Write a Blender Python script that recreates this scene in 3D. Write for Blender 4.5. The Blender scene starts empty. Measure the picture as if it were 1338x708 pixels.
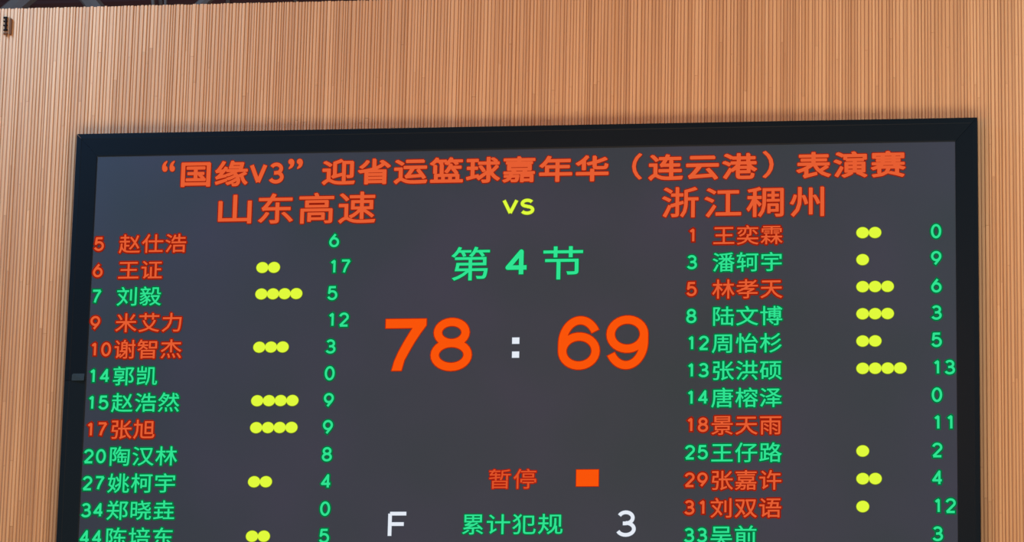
import bpy, bmesh, math, random
from mathutils import Vector, Matrix

S = bpy.context.scene
COL = S.collection
R = random.Random(7)

# ------------------------------------------------------------ camera
ZT = 8.64                                  # height of the scoreboard's top edge above the floor
F_PX, YAW, PITCH, ROLL = 4953.14, 0.14579, 0.24237, 0.02228
CAM = Vector((6.46786, -23.80719, ZT - 6.93616))
cy, sy, cp, sp = math.cos(YAW), math.sin(YAW), math.cos(PITCH), math.sin(PITCH)
FWD = Vector((-sy * cp, cy * cp, sp)); R0 = Vector((cy, sy, 0)); U0 = R0.cross(FWD)
cr, sr = math.cos(ROLL), math.sin(ROLL)
RGT = R0 * cr + U0 * sr; UPV = U0 * cr - R0 * sr
cam = bpy.data.cameras.new('camera'); cam.sensor_width = 36; cam.lens = F_PX / 1338 * 36
cam.clip_end = 200
co = bpy.data.objects.new('camera', cam); COL.objects.link(co)
co.matrix_world = Matrix(((RGT.x, UPV.x, -FWD.x, CAM.x), (RGT.y, UPV.y, -FWD.y, CAM.y), (RGT.z, UPV.z, -FWD.z, CAM.z), (0, 0, 0, 1)))
S.camera = co

# ------------------------------------------------------------ world, lights, exposure
w = bpy.data.worlds.new('world'); S.world = w; w.use_nodes = True
w.node_tree.nodes['Background'].inputs[0].default_value = (0.85, 0.85, 1.0, 1)
w.node_tree.nodes['Background'].inputs[1].default_value = 0.26
S.view_settings.view_transform = 'Standard'; S.view_settings.look = 'None'
S.view_settings.gamma = 1; S.view_settings.exposure = 0.0; S.view_settings.use_curve_mapping = False

def area(name, loc, target, size, size_y, power, color):
    l = bpy.data.lights.new(name, 'AREA'); l.shape = 'RECTANGLE'; l.size = size; l.size_y = size_y
    l.energy = power; l.color = color
    o = bpy.data.objects.new(name, l); COL.objects.link(o); o.location = loc
    o.rotation_euler = (Vector(target) - Vector(loc)).to_track_quat('-Z', 'Y').to_euler()
    return o
area('floor_bounce_fill', (3.5, -9, 1.2), (3.2, 0, 8), 12, 4, 1010, (1.0, 0.99, 0.84))  # unseen fill added low in front, stands in for bounce off the floor
area('warm_hall_light', (3.4, -4.5, 7.6), (3.4, 0, 9.2), 3.4, 1.0, 80, (1.0, 0.40, 0.10))
area('cool_side_light', (-1.7, -1.6, 10.7), (-0.1, 0.1, 9.2), 1.2, 1.6, 230, (0.25, 0.52, 1.0))
area('right_side_light', (8.4, -2.6, 9.4), (6.7, 0.1, 8.7), 1.2, 2.0, 100, (0.72, 0.88, 1.0))

# ------------------------------------------------------------ helpers
def lin(r, g, b):
    f = lambda c: (c / 255 / 12.92) if c / 255 <= 0.04045 else ((c / 255 + 0.055) / 1.055) ** 2.4
    return (f(r), f(g), f(b), 1)

def mat(name, color, rough=0.5, emit=None, strength=1.0, metallic=0.0, spec=0.5):
    m = bpy.data.materials.new(name); m.use_nodes = True
    b = m.node_tree.nodes['Principled BSDF']
    b.inputs['Base Color'].default_value = color; b.inputs['Roughness'].default_value = rough
    b.inputs['Metallic'].default_value = metallic; b.inputs['Specular IOR Level'].default_value = spec
    if emit:
        b.inputs['Emission Color'].default_value = emit; b.inputs['Emission Strength'].default_value = strength
    return m

def px(x, y, Y=0.0):
    """where the ray through photo pixel (x, y) meets the plane at depth Y"""
    d = FWD * F_PX + RGT * (x - 669) + UPV * (354 - y)
    return CAM + d * ((Y - CAM.y) / d.y)

def box(bm, x0, x1, y0, y1, z0, z1):
    v = [bm.verts.new(p) for p in ((x0, y0, z0), (x1, y0, z0), (x1, y1, z0), (x0, y1, z0), (x0, y0, z1), (x1, y0, z1), (x1, y1, z1), (x0, y1, z1))]
    for f in ((0, 3, 2, 1), (4, 5, 6, 7), (0, 1, 5, 4), (1, 2, 6, 5), (2, 3, 7, 6), (3, 0, 4, 7)):
        bm.faces.new([v[i] for i in f])

def loft(bm, rings):
    """closed solid from rings of equal vertex count"""
    rr = [[bm.verts.new(p) for p in ring] for ring in rings]
    n = len(rr[0])
    for a, b in zip(rr, rr[1:]):
        for i in range(n):
            bm.faces.new((a[i], a[(i + 1) % n], b[(i + 1) % n], b[i]))
    bm.faces.new(rr[0][::-1]); bm.faces.new(rr[-1])

def tube(bm, a, b, r, n=8):
    a, b = Vector(a), Vector(b); d = (b - a).normalized()
    u = d.orthogonal().normalized(); v = d.cross(u)
    loft(bm, [[p + u * (r * math.cos(t * 2 * math.pi / n)) + v * (r * math.sin(t * 2 * math.pi / n)) for t in range(n)] for p in (a, b)])

def link(name, bm, m, parent=None, bevel=0):
    if bevel:
        bmesh.ops.bevel(bm, geom=bm.edges[:], offset=bevel, segments=2, affect='EDGES')
    bmesh.ops.recalc_face_normals(bm, faces=bm.faces)
    me = bpy.data.meshes.new(name); bm.to_mesh(me); bm.free()
    for x in (m if isinstance(m, (list, tuple)) else [m]): me.materials.append(x)
    o = bpy.data.objects.new(name, me); COL.objects.link(o)
    if parent: o.parent = parent; o.matrix_parent_inverse = parent.matrix_world.inverted()
    return o

def thing(name, label, cat, loc, group=None):
    o = bpy.data.objects.new(name, None); COL.objects.link(o); o.location = loc; o.empty_display_size = 0.1
    o.matrix_world = Matrix.Translation(loc)
    o['label'] = label; o['category'] = cat
    if group: o['group'] = group
    return o

# ------------------------------------------------------------ materials
def wood_mat():
    m = bpy.data.materials.new('slat_wood'); m.use_nodes = True
    t = m.node_tree; N = t.nodes; L = t.links; b = N['Principled BSDF']
    b.inputs['Roughness'].default_value = 0.62; b.inputs['Specular IOR Level'].default_value = 0.3
    geo = N.new('ShaderNodeNewGeometry'); tone = N.new('ShaderNodeAttribute'); tone.attribute_name = 'tone'
    mp = N.new('ShaderNodeMapping'); mp.inputs['Scale'].default_value = (52, 8, 0.9); L.new(geo.outputs['Position'], mp.inputs[0])
    n1 = N.new('ShaderNodeTexNoise'); n1.inputs['Scale'].default_value = 1.0; n1.inputs['Detail'].default_value = 3; L.new(mp.outputs[0], n1.inputs['Vector'])
    mp2 = N.new('ShaderNodeMapping'); mp2.inputs['Scale'].default_value = (140, 20, 2.5); L.new(geo.outputs['Position'], mp2.inputs[0])
    n2 = N.new('ShaderNodeTexNoise'); n2.inputs['Scale'].default_value = 1.0; n2.inputs['Detail'].default_value = 2; L.new(mp2.outputs[0], n2.inputs['Vector'])
    mp3 = N.new('ShaderNodeMapping'); mp3.inputs['Scale'].default_value = (2.2, 1, 0.7); L.new(geo.outputs['Position'], mp3.inputs[0])
    n3 = N.new('ShaderNodeTexNoise'); n3.inputs['Scale'].default_value = 1.0; L.new(mp3.outputs[0], n3.inputs['Vector'])
    def mth(op, a, c):
        q = N.new('ShaderNodeMath'); q.operation = op
        for i, v in enumerate((a, c)):
            if isinstance(v, (int, float)): q.inputs[i].default_value = v
            else: L.new(v, q.inputs[i])
        return q.outputs[0]
    s = mth('ADD', mth('MULTIPLY', n1.outputs['Fac'], 0.62), mth('MULTIPLY', n2.outputs['Fac'], 0.22))
    s = mth('ADD', s, mth('MULTIPLY', tone.outputs['Fac'], 0.34))
    s = mth('ADD', s, mth('MULTIPLY', n3.outputs['Fac'], 0.12))
    ramp = N.new('ShaderNodeValToRGB'); e = ramp.color_ramp.elements
    e[0].position = 0.36; e[0].color = WOOD[0]
    e[1].position = 0.92; e[1].color = WOOD[2]
    k = e.new(0.64); k.color = WOOD[1]
    L.new(s, ramp.inputs[0]); L.new(ramp.outputs[0], b.inputs['Base Color'])
    return m
WOOD = [(0.47, 0.215, 0.090, 1), (0.60, 0.29, 0.125, 1), (0.71, 0.37, 0.170, 1)]
M_wood = wood_mat()
M_groove = mat('groove_wood', (0.36, 0.160, 0.070, 1), 0.8)
M_frame = mat('frame_metal', (0.0034, 0.0072, 0.0108, 1), 0.42, spec=0.10)
M_frame2 = mat('frame_metal_lower', (0.0040, 0.0086, 0.0120, 1), 0.46, spec=0.12)
M_case = mat('case_metal', (0.012, 0.013, 0.016, 1), 0.5)
def screen_mat():
    m = mat('led_screen', lin(66, 67, 80), 0.6, spec=0.12)
    t = m.node_tree; N = t.nodes; L = t.links; b = N['Principled BSDF']
    geo = N.new('ShaderNodeNewGeometry'); n = N.new('ShaderNodeTexNoise'); n.inputs['Scale'].default_value = 0.9
    L.new(geo.outputs['Position'], n.inputs['Vector'])
    r = N.new('ShaderNodeValToRGB'); e = r.color_ramp.elements
    e[0].position = 0.3; e[0].color = lin(50, 59, 66); e[1].position = 0.7; e[1].color = lin(58, 60, 75)
    L.new(n.outputs['Fac'], r.inputs[0]); L.new(r.outputs[0], b.inputs['Base Color'])
    return m
M_screen = screen_mat()
BLK = (0.0, 0.0, 0.0, 1)
def led(name, core, rim):
    return (mat(name + '_lamps', BLK, 0.8, lin(*core), 1, spec=0), mat(name + '_painted_glow', BLK, 0.8, lin(*rim), 1, spec=0))  # rim paints the glow around the letters as a dimmer emissive border
ORANGE = led('orange', (230, 94, 50), (150, 28, 10))
SCORE = led('score_orange', (250, 84, 10), (176, 40, 8))
DIM = led('dim_orange', (222, 82, 40), (165, 26, 10))
GREEN = led('green', (48, 228, 146), (2, 112, 62))
YELLOW = led('yellow', (224, 250, 60), (128, 148, 28))
WHITE = led('white', (230, 236, 246), (96, 104, 118))

# ------------------------------------------------------------ the wall of narrow wooden slats
YW = 0.14                                   # wall face behind the board
wall_top = px(0, 11.5, YW).z
X0, X1 = -9.0, 14.0
bm = bmesh.new(); box(bm, X0, X1, YW, YW + 0.16, 0, wall_top - 0.004)
wall = link('wall_back', bm, M_groove); wall['kind'] = 'structure'
bm = bmesh.new(); fl = bm.faces.layers.float.new('tone')
x = X0
while x < X1 - 0.03:
    pitch = min(0.031, max(0.016, R.gauss(0.0226, 0.0034)))
    wd = pitch - R.uniform(0.0038, 0.0072); dp = R.uniform(0.003, 0.0068); jit = 0
    a = x + jit; b = a + wd; c = min(0.003, wd / 4); top = wall_top + R.uniform(-0.003, 0.002)
    # slats come in lengths that meet at random heights
    zs = [0.0]; z = R.uniform(0.5, 2.4)
    while z < top - 0.3: zs.append(z); z += R.uniform(1.2, 2.6)
    zs.append(top)
    for z0, z1 in zip(zs, zs[1:]):
        n0 = len(bm.faces); d2 = dp + R.uniform(-0.0006, 0.0006)
        prof = [(a, YW), (a, YW - d2 + c), (a + c, YW - d2), (b - c, YW - d2), (b, YW - d2 + c), (b, YW)]
        v0 = [bm.verts.new((p, q, z0 + 0.0008)) for p, q in prof]; v1 = [bm.verts.new((p, q, z1 - 0.0008)) for p, q in prof]
        tn = min(1, max(0, R.gauss(0.5, 0.26)))
        fs = [bm.faces.new((v0[i], v0[i + 1], v1[i + 1], v1[i])) for i in range(5)] + [bm.faces.new(v0[::-1]), bm.faces.new(v1)]
        for f in fs: f[fl] = tn
    x += pitch
slats = link('slats', bm, M_wood, wall); slats['kind'] = 'stuff'

bm = bmesh.new(); box(bm, -14, 20, -30, YW + 0.16, -0.1, 0.0)
fo = link('floor', bm, mat('court_floor', (0.42, 0.24, 0.12, 1), 0.3)); fo['kind'] = 'structure'

# ------------------------------------------------------------ dark roof space seen over the wall
M_roof = mat('roof_deck', (0.075, 0.026, 0.014, 1), 0.8)
M_steel = mat('truss_paint', (0.19, 0.125, 0.085, 1), 0.6)
M_steel2 = mat('duct_paint', (0.105, 0.024, 0.014, 1), 0.6)
bm = bmesh.new(); box(bm, -40, 50, 0.6, 14, 12.6, 12.75)
c = link('ceiling', bm, M_roof); c['kind'] = 'structure'
bm = bmesh.new(); box(bm, -40, 50, 14, 14.2, 0, 12.75)
c = link('wall_far', bm, M_roof); c['kind'] = 'structure'
YT = 3.0
def P3(x, y, Y=YT): return px(x, y, Y)
def truss(label, Y, segs, m):
    mid = px(250, -20, Y); t = thing('roof_truss', label, 'truss', (mid.x, Y, 12.6), 'roof trusses behind the wall top')
    for (a, b, rad) in segs:
        bm = bmesh.new(); p, q = px(a[0], a[1], Y), px(b[0], b[1], Y)
        if abs(q.z - p.z) / (q - p).length > 0.35:           # braces run from chord to chord
            d = (q - p) / (q.z - p.z); p, q = p + d * (wall_top - 0.35 - p.z), p + d * (12.45 - p.z)
        tube(bm, p, q, rad, 8); link('brace', bm, m, t)
    return t
tr = truss('grey painted roof truss with slanting braces above the left end of the wall', YT,
      [((-10, 34), (92, -52), 0.070), ((74, -52), (150, 40), 0.062), ((197, -60), (201, 24), 0.014), ((296, -24), (236, 30), 0.040), ((214, -60), (217, 24), 0.012),
       ((560, 6), (330, -40), 0.05)], M_steel)
for z in (wall_top - 0.35, 12.45):
    bm = bmesh.new(); tube(bm, (-20, YT + 0.02, z), (24, YT + 0.02, z), 0.05, 8); link('chord', bm, M_steel, tr)
du = thing('ventilation_duct', 'dark red-brown round duct crossing the dark roof above the wall', 'duct', (0, 6, 11))
bm = bmesh.new(); a = px(-80, 10, 6.0); b = px(700, -16, 6.0); tube(bm, a + Vector((0, 0, 0.02)), b, 0.075, 20); link('duct_pipe', bm, M_steel2, du)
for k in range(9):
    p = a.lerp(b, k / 8 * 0.9 + 0.04); q = a.lerp(b, k / 8 * 0.9 + 0.046)
    bm = bmesh.new(); tube(bm, p, q, 0.086, 20); link('clamp_ring', bm, M_steel, du)

# ------------------------------------------------------------ small fixture at the top left of the wall
fx = px(9, 34, YW - 0.02)
fixt = thing('wall_clip', 'small dark ribbed metal clip fixed near the top left corner of the slatted wall', 'clip', (fx.x, YW, fx.z))
def fxbox(name, x0, x1, y0, y1, d0, d1, m, bev=0.0006):
    a = px(x0, y1, YW - d1); b = px(x1, y0, YW - d1)
    bm = bmesh.new(); box(bm, a.x, b.x, YW - d1, YW - d0, a.z, b.z); return link(name, bm, m, fixt, bev)
M_clipd = mat('clip_iron', (0.010, 0.004, 0.002, 1), 0.8, spec=0.1)
M_clipb = mat('clip_brown', (0.13, 0.045, 0.018, 1), 0.8, spec=0.05)
M_clipp = mat('clip_plate', (0.40, 0.19, 0.09, 1), 0.8, spec=0.05)
fxbox('back_plate', 3.5, 13.0, 22, 45, 0.004, 0.012, M_clipp)
fxbox('spine', 5.8, 8.6, 22, 39.5, 0.012, 0.032, M_clipd)
for k, (ya, yb) in enumerate(((21.6, 23.6), (26.6, 28.0), (32, 33.6), (37.8, 39.8))):
    fxbox('rib', 4.2, 9.4, ya, yb, 0.012, 0.026, M_clipd)
fxbox('side_flange', 12.2, 15.4, 24, 44.6, 0.002, 0.022, M_clipb)
fxbox('foot', 4.2, 9.4, 42.2, 44.2, 0.012, 0.024, M_clipb)
fxbox('screw', 8.0, 9.2, 43.5, 47.5, 0.012, 0.02, M_clipb, 0.0004)

# ------------------------------------------------------------ the scoreboard
ZB = -3.16                                   # its lower edge, below the picture
board = thing('scoreboard', 'large dark electronic scoreboard with lit orange, green and yellow Chinese text on the slatted wall', 'scoreboard', (3, 0.1, ZT + ZB))
bm = bmesh.new(); box(bm, 0.02, 5.98, 0.03, YW - 0.004, ZT + ZB + 0.02, ZT - 0.02); link('case', bm, M_case, board)
SX0, SX1, SZ1, SZ0 = 0.1462, 5.8571, -0.1567, ZB + 0.15
YS = 0.014
bm = bmesh.new(); box(bm, SX0 - 0.01, SX1 + 0.01, YS, 0.03, ZT + SZ0 - 0.01, ZT + SZ1 + 0.01)
screen = link('screen', bm, M_screen, board)
# mitred frame bars: a flat outer lip, then a face that slopes in to the screen
def frame_bar(o0, o1, i0, i1, m, gap=0.0012, cut=None):
    """outer edge o0-o1, inner edge i0-i1 (x, z)"""
    o0, o1, i0, i1 = [Vector((p[0], p[1])) for p in (o0, o1, i0, i1)]
    d = (o1 - o0).normalized(); o0 = o0 + d * gap; i0 = i0 + d * gap; o1 = o1 - d * gap; i1 = i1 - d * gap
    def ring(o, i):
        f = lambda t, y: (o.x + (i.x - o.x) * t, y, ZT + o.y + (i.y - o.y) * t)
        return [f(0, YW - 0.03), f(0, 0.003), f(0.02, 0.0), f(0.22, 0.0), f(0.25, 0.0015), f(0.95, 0.0085), f(1, 0.011), f(1, 0.028), f(0.5, 0.028), f(0.5, YW - 0.03)]
    bm = bmesh.new(); loft(bm, [ring(o0, i0), ring(o1, i1)]); return link('frame_bar', bm, m, board)
frame_bar((0, 0), (6, 0), (SX0, SZ1), (SX1, SZ1), M_frame)
frame_bar((6, 0), (6, ZB), (SX1, SZ1), (SX1, SZ0), M_frame)
frame_bar((6, ZB), (0, ZB), (SX1, SZ0), (SX0, SZ0), M_frame)
zj = px(93, 497).z - ZT
frame_bar((0, zj), (0, 0), (SX0, zj), (SX0, SZ1), M_frame)
pa, pb = px(94, 487), px(109.5, 497)
bm = bmesh.new()
loft(bm, [[(pa.x, 0.004, pa.z), (pa.x, 0.0035, pa.z), (pa.x, -0.0005, pb.z), (pa.x, 0.008, pb.z)], [(pb.x, 0.012, pa.z), (pb.x, 0.009, pa.z), (pb.x, -0.003, pb.z), (pb.x, 0.012, pb.z)]])
link('joint_glint', bm, mat('joint_glint_tone', lin(44, 54, 56), 0.55, spec=0.1), board)  # added wedge in a lighter tone, imitates a reflection on the bar end
frame_bar((0, ZB), (0, zj), (SX0, SZ0), (SX0, zj), M_frame2)

# ---- lettering -------------------------------------------------------
YR, YC = YS - 0.0015, YS - 0.003
_cache = {}
def glyph(ch):
    """outline and fill of one character, in ems, origin at the cell's left edge, height centred on zero"""
    if ch in _cache: return _cache[ch]
    c = bpy.data.curves.new('g', 'FONT'); c.body = ch; c.resolution_u = 3; c.fill_mode = 'FRONT'
    o = bpy.data.objects.new('g', c); COL.objects.link(o)
    me = bpy.data.meshes.new_from_object(o.evaluated_get(bpy.context.evaluated_depsgraph_get()))
    v = [Vector(p.co.xy) for p in me.vertices]; f = [tuple(p.vertices) for p in me.polygons]
    cnt = {}
    for p in me.polygons:
        for e in p.edge_keys: cnt[e] = cnt.get(e, 0) + 1
    # merged by position so that inner edges of the fill do not count as outline
    key = {}; idx = []
    for p in v:
        k = (round(p.x, 5), round(p.y, 5)); idx.append(key.setdefault(k, len(key)))
    cnt = {}
    for p in f:
        for a, b in zip(p, p[1:] + p[:1]):
            e = tuple(sorted((idx[a], idx[b]))); cnt[e] = cnt.get(e, 0) + 1
    pts = {i: Vector(k) for k, i in key.items()}
    out = [(pts[a], pts[b]) for (a, b), n in cnt.items() if n == 1 and a != b]
    bpy.data.objects.remove(o); bpy.data.curves.remove(c); bpy.data.meshes.remove(me)
    _cache[ch] = (v, f, out); return _cache[ch]
def bounds(v): return min(p.x for p in v), max(p.x for p in v), min(p.y for p in v), max(p.y for p in v)
g1 = bounds(glyph('国')[0]); g2 = bounds(glyph('国国')[0])
EM = g2[1] - g1[1]; GC = (g1[2] + g1[3]) / 2

class Ink:
    """collects flat shapes on the screen plane: core lamps (material 0) and a painted dimmer glow rim (1)"""
    def __init__(s): s.bm = bmesh.new()
    def poly(s, pts, y, mi):
        f = s.bm.faces.new([s.bm.verts.new((p.x, y, p.y)) for p in pts]); f.material_index = mi
    def seg(s, a, b, r, y, mi):
        d = b - a
        if d.length < 1e-7: return
        n = Vector((-d.y, d.x)).normalized() * r
        s.poly([a + n, a - n, b - n, b + n], y, mi)
    def dot(s, p, rx, y, mi, n=8, rz=None):
        rz = rz or rx
        s.poly([p + Vector((rx * math.cos(t * 2 * math.pi / n), rz * math.sin(t * 2 * math.pi / n))) for t in range(n)], y, mi)
    def char(s, ch, fx_, fz_, bold, rim):
        """fx_, fz_ turn glyph coordinates into board coordinates"""
        v, f, out = glyph(ch)
        T = lambda p: Vector((fx_(p.x), fz_(p.y)))
        tv = [T(p) for p in v]
        for q in f: s.poly([tv[i] for i in q], YC, 0); s.poly([tv[i] for i in q], YR, 1)
        for a, b in out:
            a, b = T(a), T(b)
            if bold > 0: s.seg(a, b, bold, YC, 0); s.dot(a, bold, YC, 0, 6)
            if rim > 0: s.seg(a, b, bold + rim, YR, 1); s.dot(a, bold + rim, YR, 1, 6)
    def stroke(s, pts, hw, rim):
        for i in range(1, len(pts) - 1):             # sharp corners: two strokes with a round join
            if (pts[i] - pts[i - 1]).normalized().dot((pts[i + 1] - pts[i]).normalized()) < 0.2:
                s.stroke(pts[:i + 1], hw, rim); s.stroke(pts[i:], hw, rim)
                s.dot(pts[i], hw, YC, 0, 12); s.dot(pts[i], hw + rim, YR, 1, 12); return
        for y, mi, r, ext in ((YC, 0, hw, 0), (YR, 1, hw + rim, rim)):
            q = list(pts)
            if ext:
                q[0] = q[0] + (q[0] - q[1]).normalized() * ext; q[-1] = q[-1] + (q[-1] - q[-2]).normalized() * ext
            closed = (q[0] - q[-1]).length < 1e-5 and not ext
            if (pts[0] - pts[-1]).length < 1e-5: q = list(pts); closed = True
            n = len(q); L_ = []; R_ = []
            for i in range(n):                       # one ribbon with mitred corners
                a = q[i - 1] if i else (q[-2] if closed else None)
                b = q[i + 1] if i < n - 1 else (q[1] if closed else None)
                d1 = (q[i] - a).normalized() if a else (b - q[i]).normalized()
                d2 = (b - q[i]).normalized() if b else d1
                n1 = Vector((-d1.y, d1.x)); n2 = Vector((-d2.y, d2.x)); m = n1 + n2
                m = m.normalized() if m.length > 1e-4 else n1
                k = r / max(0.70, m.dot(n1)); L_.append(q[i] + m * k); R_.append(q[i] - m * k)
            for i in range(n - 1): s.poly([L_[i], R_[i], R_[i + 1], L_[i + 1]], y, mi)
    def done(s, name, mats, label=None):
        o = link(name, s.bm, list(mats), screen)
        # all faces look out of the screen
        me = o.data
        bad = [p.index for p in me.polygons if p.normal.y > 0]
        if bad:
            b = bmesh.new(); b.from_mesh(me); b.faces.ensure_lookup_table()
            for i in bad: b.faces[i].normal_flip()
            b.to_mesh(me); b.free()
        if label: o['label'] = label
        return o

def arc(cx, cz, rx, rz, a0, a1, n=18):
    return [(cx + rx * math.cos(math.radians(a0 + (a1 - a0) * i / n)), cz + rz * math.sin(math.radians(a0 + (a1 - a0) * i / n))) for i in range(n + 1)]
SIX = [arc(.5, .33, .5, .33, 150, -210, 28), [(.05, .45), (.16, .60), (.66, 1)]]
SIXR = [arc(.5, .315, .5, .315, 180, -180, 30), arc(.56, .5, .56, .5, 186, 28, 26)]
SIXR = [arc(.5, .32, .5, .32, 180, -180, 30), [(0, .30)] + arc(.53, .48, .53, .52, 180, 32, 24)]
flip = lambda ps: [[(1 - a, 1 - b) for a, b in p] for p in ps]
EIGHT = [arc(.5, .765, .42, .235, 0, 360, 26), arc(.5, .265, .5, .265, 0, 360, 28)]
DIG = {
 '0': [arc(.5, .5, .5, .5, 0, 360, 30)],
 '1': [[(0, .80), (.45, .92), (1, 1)], [(.86, 1), (.86, 0)]],
 '2': [arc(.5, .72, .48, .28, 168, -28, 16) + [(.02, 0)], [(0, 0), (1, 0)]],
 '3': [arc(.48, .755, .44, .245, 155, -90, 16), arc(.48, .265, .52, .265, 90, -158, 18), [(.3, .51), (.5, .51)]],
 '4': [[(.74, 0), (.74, 1), (0, .30), (1.04, .30)]],
 '5': [[(.92, 1), (.16, 1), (.07, .52)] + arc(.47, .33, .53, .33, 132, -158, 18)],
 '6': SIX, '9': flip(SIX), 'r6': SIXR, 'r9': flip(SIXR),
 '7': [[(0, 1), (1, 1)], [(1, 1), (.68, .66), (.42, .30), (.30, 0)]],
 '8': EIGHT,
 'F': [[(0, 0), (0, 1)], [(0, 1), (1, 1)], [(0, .53), (.86, .53)]],
 'V': [[(0, 1), (.5, 0)], [(.5, 0), (1, 1)]],
 'S': [arc(.5, .755, .46, .245, 28, 180, 12) + arc(.5, .74, .46, .20, 190, 262, 6) + arc(.5, .27, .50, .24, 84, 0, 8) + arc(.5, .255, .50, .255, 0, -152, 12)],
}
def digit(ink, ch, x0, x1, z0, z1, hw, rim):
    """fits the strokes of ch into the box (board coordinates)"""
    for p in DIG[ch]:
        ink.stroke([Vector((x0 + hw + (x1 - x0 - 2 * hw) * a, z0 + hw + (z1 - z0 - 2 * hw) * b)) for a, b in p], hw, rim)
def big_seven(ink, x0, x1, z0, z1, rim):
    top = [(0, 1), (1, 1), (1, .875)]; right = [(.86, .72), (.72, .55), (.60, .38), (.48, .20), (.415, 0)]
    left = [(.175, 0), (.235, .18), (.33, .36), (.45, .54), (.56, .69), (.665, .825)]; low = [(0, .825)]
    P_ = [Vector((x0 + (x1 - x0) * a, z0 + (z1 - z0) * b)) for a, b in top + right + left + low]
    nl = len(left); T_ = P_[3:3 + len(right)]; U_ = P_[3 + len(right):3 + len(right) + nl][::-1]
    for y, mi in ((YC, 0), (YR, 1)):
        ink.poly([P_[0], P_[1], P_[2], U_[0], P_[-1]], y, mi)
        a_ = [P_[2]] + T_; b_ = U_
        for i in range(min(len(a_), len(b_)) - 1): ink.poly([a_[i], a_[i + 1], b_[i + 1], b_[i]], y, mi)
    for a, b in zip(P_, P_[1:] + P_[:1]): ink.seg(a, b, rim, YR, 1); ink.dot(a, rim, YR, 1, 8)
def bpx(x0, x1, y0, y1):
    """board box from a measured box in the photograph"""
    cx_, cy_ = (x0 + x1) / 2, (y0 + y1) / 2
    return px(x0, cy_).x, px(x1, cy_).x, px(cx_, y1).z, px(cx_, y0).z
MM = 0.0051                                  # one photo pixel on the board, in metres

def fit_char(ink, ch, box_, bold, rim):
    b = bounds(glyph(ch)[0]); x0, x1, z0, z1 = box_
    x0 += bold; x1 -= bold; z0 += bold; z1 -= bold
    ink.char(ch, lambda q: x0 + (q - b[0]) / (b[1] - b[0]) * (x1 - x0), lambda q: z0 + (q - b[2]) / (b[3] - b[2]) * (z1 - z0), bold, rim)
def cell_char(ink, ch, xc, zc, ex, ez, bold, rim):
    """xc, zc: centre of the full-width cell; ex, ez: em size"""
    ink.char(ch, lambda q: xc + (q / EM - 0.5) * ex, lambda q: zc + (q - GC) / EM * ez, bold, rim)

# title line
ink = Ink()
zt = lambda xp: px(xp, 226.5 - 0.0168 * (xp - 255)).z
xa = px(255.4, 227).x; xb = px(1160.4, 214).x
chars = '国缘__迎省运篮球嘉年华_连云港_表演赛'
# cells: 国 is cell 0; V and 3 are half-width in cell 2; the closing quote is cell 3
cw = (xb - xa) / (len(chars) - 1)
z_a = px(255.4, 227.5).z; z_b = px(1160.4, 214.5).z
for i, ch in enumerate(chars):
    if ch != '_':
        cell_char(ink, ch, xa + i * cw, z_a + (z_b - z_a) * i / 19, cw * 0.955, 0.182, 0.0050, 0.0060)
digit(ink, 'V', *bpx(325.6, 348.6, 212.6, 239.8), 0.0135, 0.0045)
digit(ink, '3', *bpx(350.9, 370.4, 211.8, 239.2), 0.0125, 0.0045)
for q, bb in (('“', (211.4, 228.2, 209.5, 223.8)), ('”', (376.2, 395.3, 206.8, 220.2)), ('（', (825.7, 838.6, 199.6, 234.0)), ('）', (996.4, 1010.6, 196.5, 232.0))):
    fit_char(ink, q, bpx(*bb), 0.0040, 0.0040)
ink.done('title_text', ORANGE, 'orange line of Chinese title text across the top of the screen')

# team names
for name, lab, cells in (('山东高速', 'orange four-character team name on the left', ((284.8, 328.3, 253.9, 291.6), (337.2, 382.7, 252.0, 291.4), (390.4, 435.9, 251.2, 291.4), (442.0, 490.4, 249.8, 291.2))),
                         ('浙江稠州', 'orange four-character team name on the right', ((864.9, 912.5, 243.8, 283.7), (920.3, 968.3, 244.8, 283.2), (975.2, 1023.9, 243.6, 282.8), (1032.0, 1076.8, 243.4, 282.4)))):
    ink = Ink()
    for ch, bb in zip(name, cells): fit_char(ink, ch, bpx(*bb), 0.0032, 0.0065)
    ink.done('team_name', ORANGE, lab)
ink = Ink(); digit(ink, 'V', *bpx(656.2, 676.8, 259.2, 279.6), 0.0105, 0.003); digit(ink, 'S', *bpx(679.5, 697.8, 259.0, 279.8), 0.0105, 0.003)
ink.done('versus_text', YELLOW, 'yellow letters VS between the team names')
ink = Ink()
fit_char(ink, '第', bpx(589.3, 639.5, 321.9, 365.8), 0.0012, 0.005); fit_char(ink, '节', bpx(709.5, 761.3, 321.2, 364.4), 0.0012, 0.005)
digit(ink, '4', *bpx(660.3, 689.8, 325.3, 360.7), 0.0150, 0.005)
ink.done('period_text', GREEN, 'green line giving the fourth period')
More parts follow.
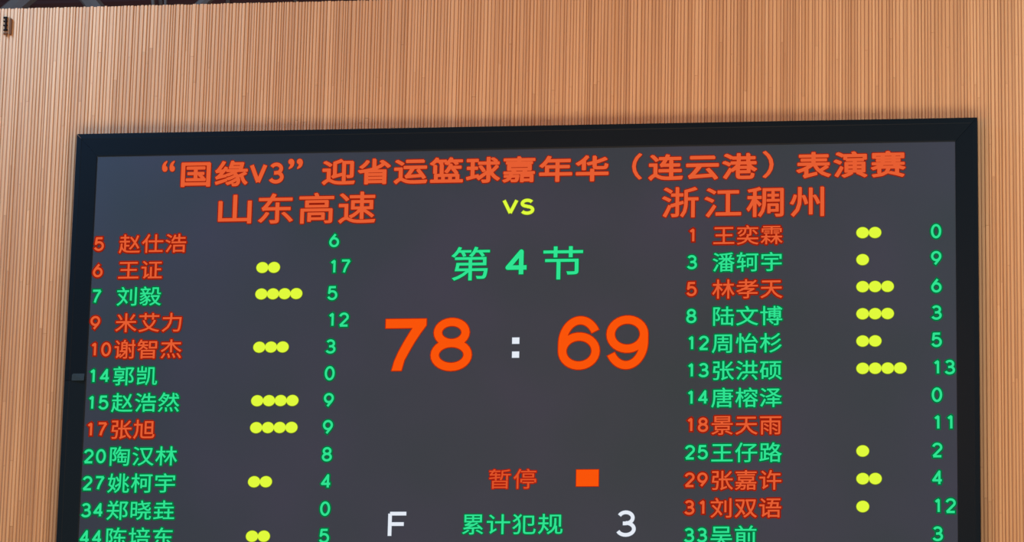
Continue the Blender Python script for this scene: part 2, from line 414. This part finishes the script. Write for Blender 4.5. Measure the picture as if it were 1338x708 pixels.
# the score
for a, b, boxes, lab in (('7', '8', ((503, 556.0, 416.2, 483.6), (562.8, 616.2, 414.9, 483.9)), 'large orange score digit '), ('r6', 'r9', ((729.3, 783.4, 412.8, 482.2), (792.2, 846.4, 411.8, 481.6)), 'large orange score digit ')):
    for ch, bb in ((a, boxes[0]), (b, boxes[1])):
        ink = Ink(); big_seven(ink, *bpx(*bb), 0.0055) if ch == '7' else digit(ink, ch, *bpx(*bb), 0.0262, 0.0055); ink.done('score_digit', SCORE, lab + ch[-1])
def rect(ink, bb, rim):
    x0, x1, z0, z1 = bpx(*bb)
    for y, mi, e in ((YC, 0, 0), (YR, 1, rim)):
        ink.poly([Vector((x0 - e, z0 - e)), Vector((x1 + e, z0 - e)), Vector((x1 + e, z1 + e)), Vector((x0 - e, z1 + e))], y, mi)
for bb in ((668.9, 678.3, 440.4, 448.6), (668.7, 678.0, 458.7, 466.8)):
    ink = Ink(); rect(ink, bb, 0.003); ink.done('colon_square', WHITE, 'white square of the colon between the scores')
ink = Ink()
fit_char(ink, '暂', bpx(638.9, 667.0, 612.4, 638.0), 0.0006, 0.0060); fit_char(ink, '停', bpx(670.8, 700.3, 612.0, 638.0), 0.0006, 0.0060)
ink.done('timeout_text', DIM, 'thin orange Chinese word for time-out')
ink = Ink(); rect(ink, (752.7, 781.8, 613.1, 634.7), 0.004); ink.done('timeout_marker', SCORE, 'orange rectangle beside the time-out word')
ink = Ink()
for ch, bb in zip('累计犯规', ((603.6, 631.1, 671.7, 697.8), (635.7, 666.2, 671.4, 697.4), (669.2, 699.7, 671.2, 697.4), (702.8, 734.8, 670.8, 697.4))):
    fit_char(ink, ch, bpx(*bb), 0.0008, 0.0070)
ink.done('foul_heading', GREEN, 'green Chinese heading for team fouls')
ink = Ink(); digit(ink, 'F', *bpx(506.6, 532.4, 668.2, 701.9), 0.0118, 0.003); ink.done('foul_letter', WHITE, 'white letter F left of the green heading')
ink = Ink(); digit(ink, '3', *bpx(805, 830.5, 666.4, 700.7), 0.0118, 0.003); ink.done('foul_number', WHITE, 'white number 3 right of the green heading')

# player rows: shirt number, name, foul dots, points
ZR, DZ = -0.7590, 0.17977
def num(ink, txt, x0, z, cwid):
    """x0: left edge of the first half-width cell, z: centre"""
    w_, h_ = 0.0665, 0.0955
    for i, ch in enumerate(txt):
        a = x0 + i * cwid
        if ch == '1': digit(ink, '1', a + 0.014, a + 0.051, z - h_ / 2, z + h_ / 2, 0.0075, 0.0092)
        else: digit(ink, ch, a, a + w_, z - h_ / 2, z + h_ / 2, 0.0075, 0.0092)
LEFT = [('5', '赵仕浩', 'o', 0, '6'), ('6', '王证', 'o', 2, '17'), ('7', '刘毅', 'g', 4, '5'), ('9', '米艾力', 'o', 0, '12'), ('10', '谢智杰', 'o', 3, '3'),
        ('14', '郭凯', 'g', 0, '0'), ('15', '赵浩然', 'g', 4, '9'), ('17', '张旭', 'o', 4, '9'), ('20', '陶汉林', 'g', 0, '8'), ('27', '姚柯宇', 'g', 2, '4'),
        ('34', '郑晓垚', 'g', 0, '0'), ('44', '陈培东', 'g', 2, '5')]
RIGHT = [('1', '王奕霖', 'o', 2, '0'), ('3', '潘轲宇', 'g', 1, '9'), ('5', '林孝天', 'o', 3, '6'), ('8', '陆文博', 'g', 3, '3'), ('12', '周怡杉', 'g', 2, '5'),
         ('13', '张洪硕', 'g', 4, '13'), ('14', '唐榕泽', 'g', 0, '0'), ('18', '景天雨', 'o', 0, '11'), ('25', '王仔路', 'g', 1, '2'), ('29', '张嘉许', 'o', 2, '4'),
         ('31', '刘双语', 'o', 1, '12'), ('33', '吴前', 'g', 0, '3')]
def side(rows, x_num, x_name, name_pitch, x_dot, dot_pitch, x_pts, num_pitch, zoff):
    for j, (n, nm, colr, dots, pts) in enumerate(rows):
        z = ZT + ZR - j * DZ; mats = ORANGE if colr == 'o' else GREEN
        ink = Ink(); num(ink, n, x_num, z + zoff[0], num_pitch); ink.done('shirt_number', mats)
        ink = Ink()
        for i, ch in enumerate(nm): cell_char(ink, ch, x_name + i * name_pitch, z + zoff[1], name_pitch * 0.97, 0.137, 0.0011, 0.0092)
        ink.done('player_name', mats)
        for i in range(dots):
            ink = Ink(); c_ = Vector((x_dot + i * dot_pitch, z))
            ink.dot(c_, 0.0400, YC, 0, 24, 0.0365); ink.dot(c_, 0.0435, YR, 1, 24, 0.0400)
            ink.done('foul_dot', YELLOW)
        ink = Ink(); num(ink, pts, x_pts, z + zoff[2], num_pitch); ink.done('points_number', GREEN)
XL = lambda x, y: px(x, y).x
side(LEFT, (XL(123.3, 318) + XL(105.6, 666) + XL(102.8, 701)) / 3, (XL(168.4, 317) + XL(153.3, 666)) / 2,
     ((XL(229.5, 317) - XL(168.4, 317)) + (XL(213.3, 666) - XL(153.3, 666))) / 4, 1.30347, 0.0782, (XL(429.8, 314) + XL(417.8, 664)) / 2, 0.0825, (-0.004, -0.008, 0.0))
side(RIGHT, (XL(897.3, 341) + XL(893.2, 698)) / 2, (XL(945.2, 305) + XL(943.0, 662)) / 2, 0.1555, 5.25753, 0.0800, (XL(1216.8, 303) + XL(1217.2, 589)) / 2, 0.0825, (-0.002, -0.008, 0.003))
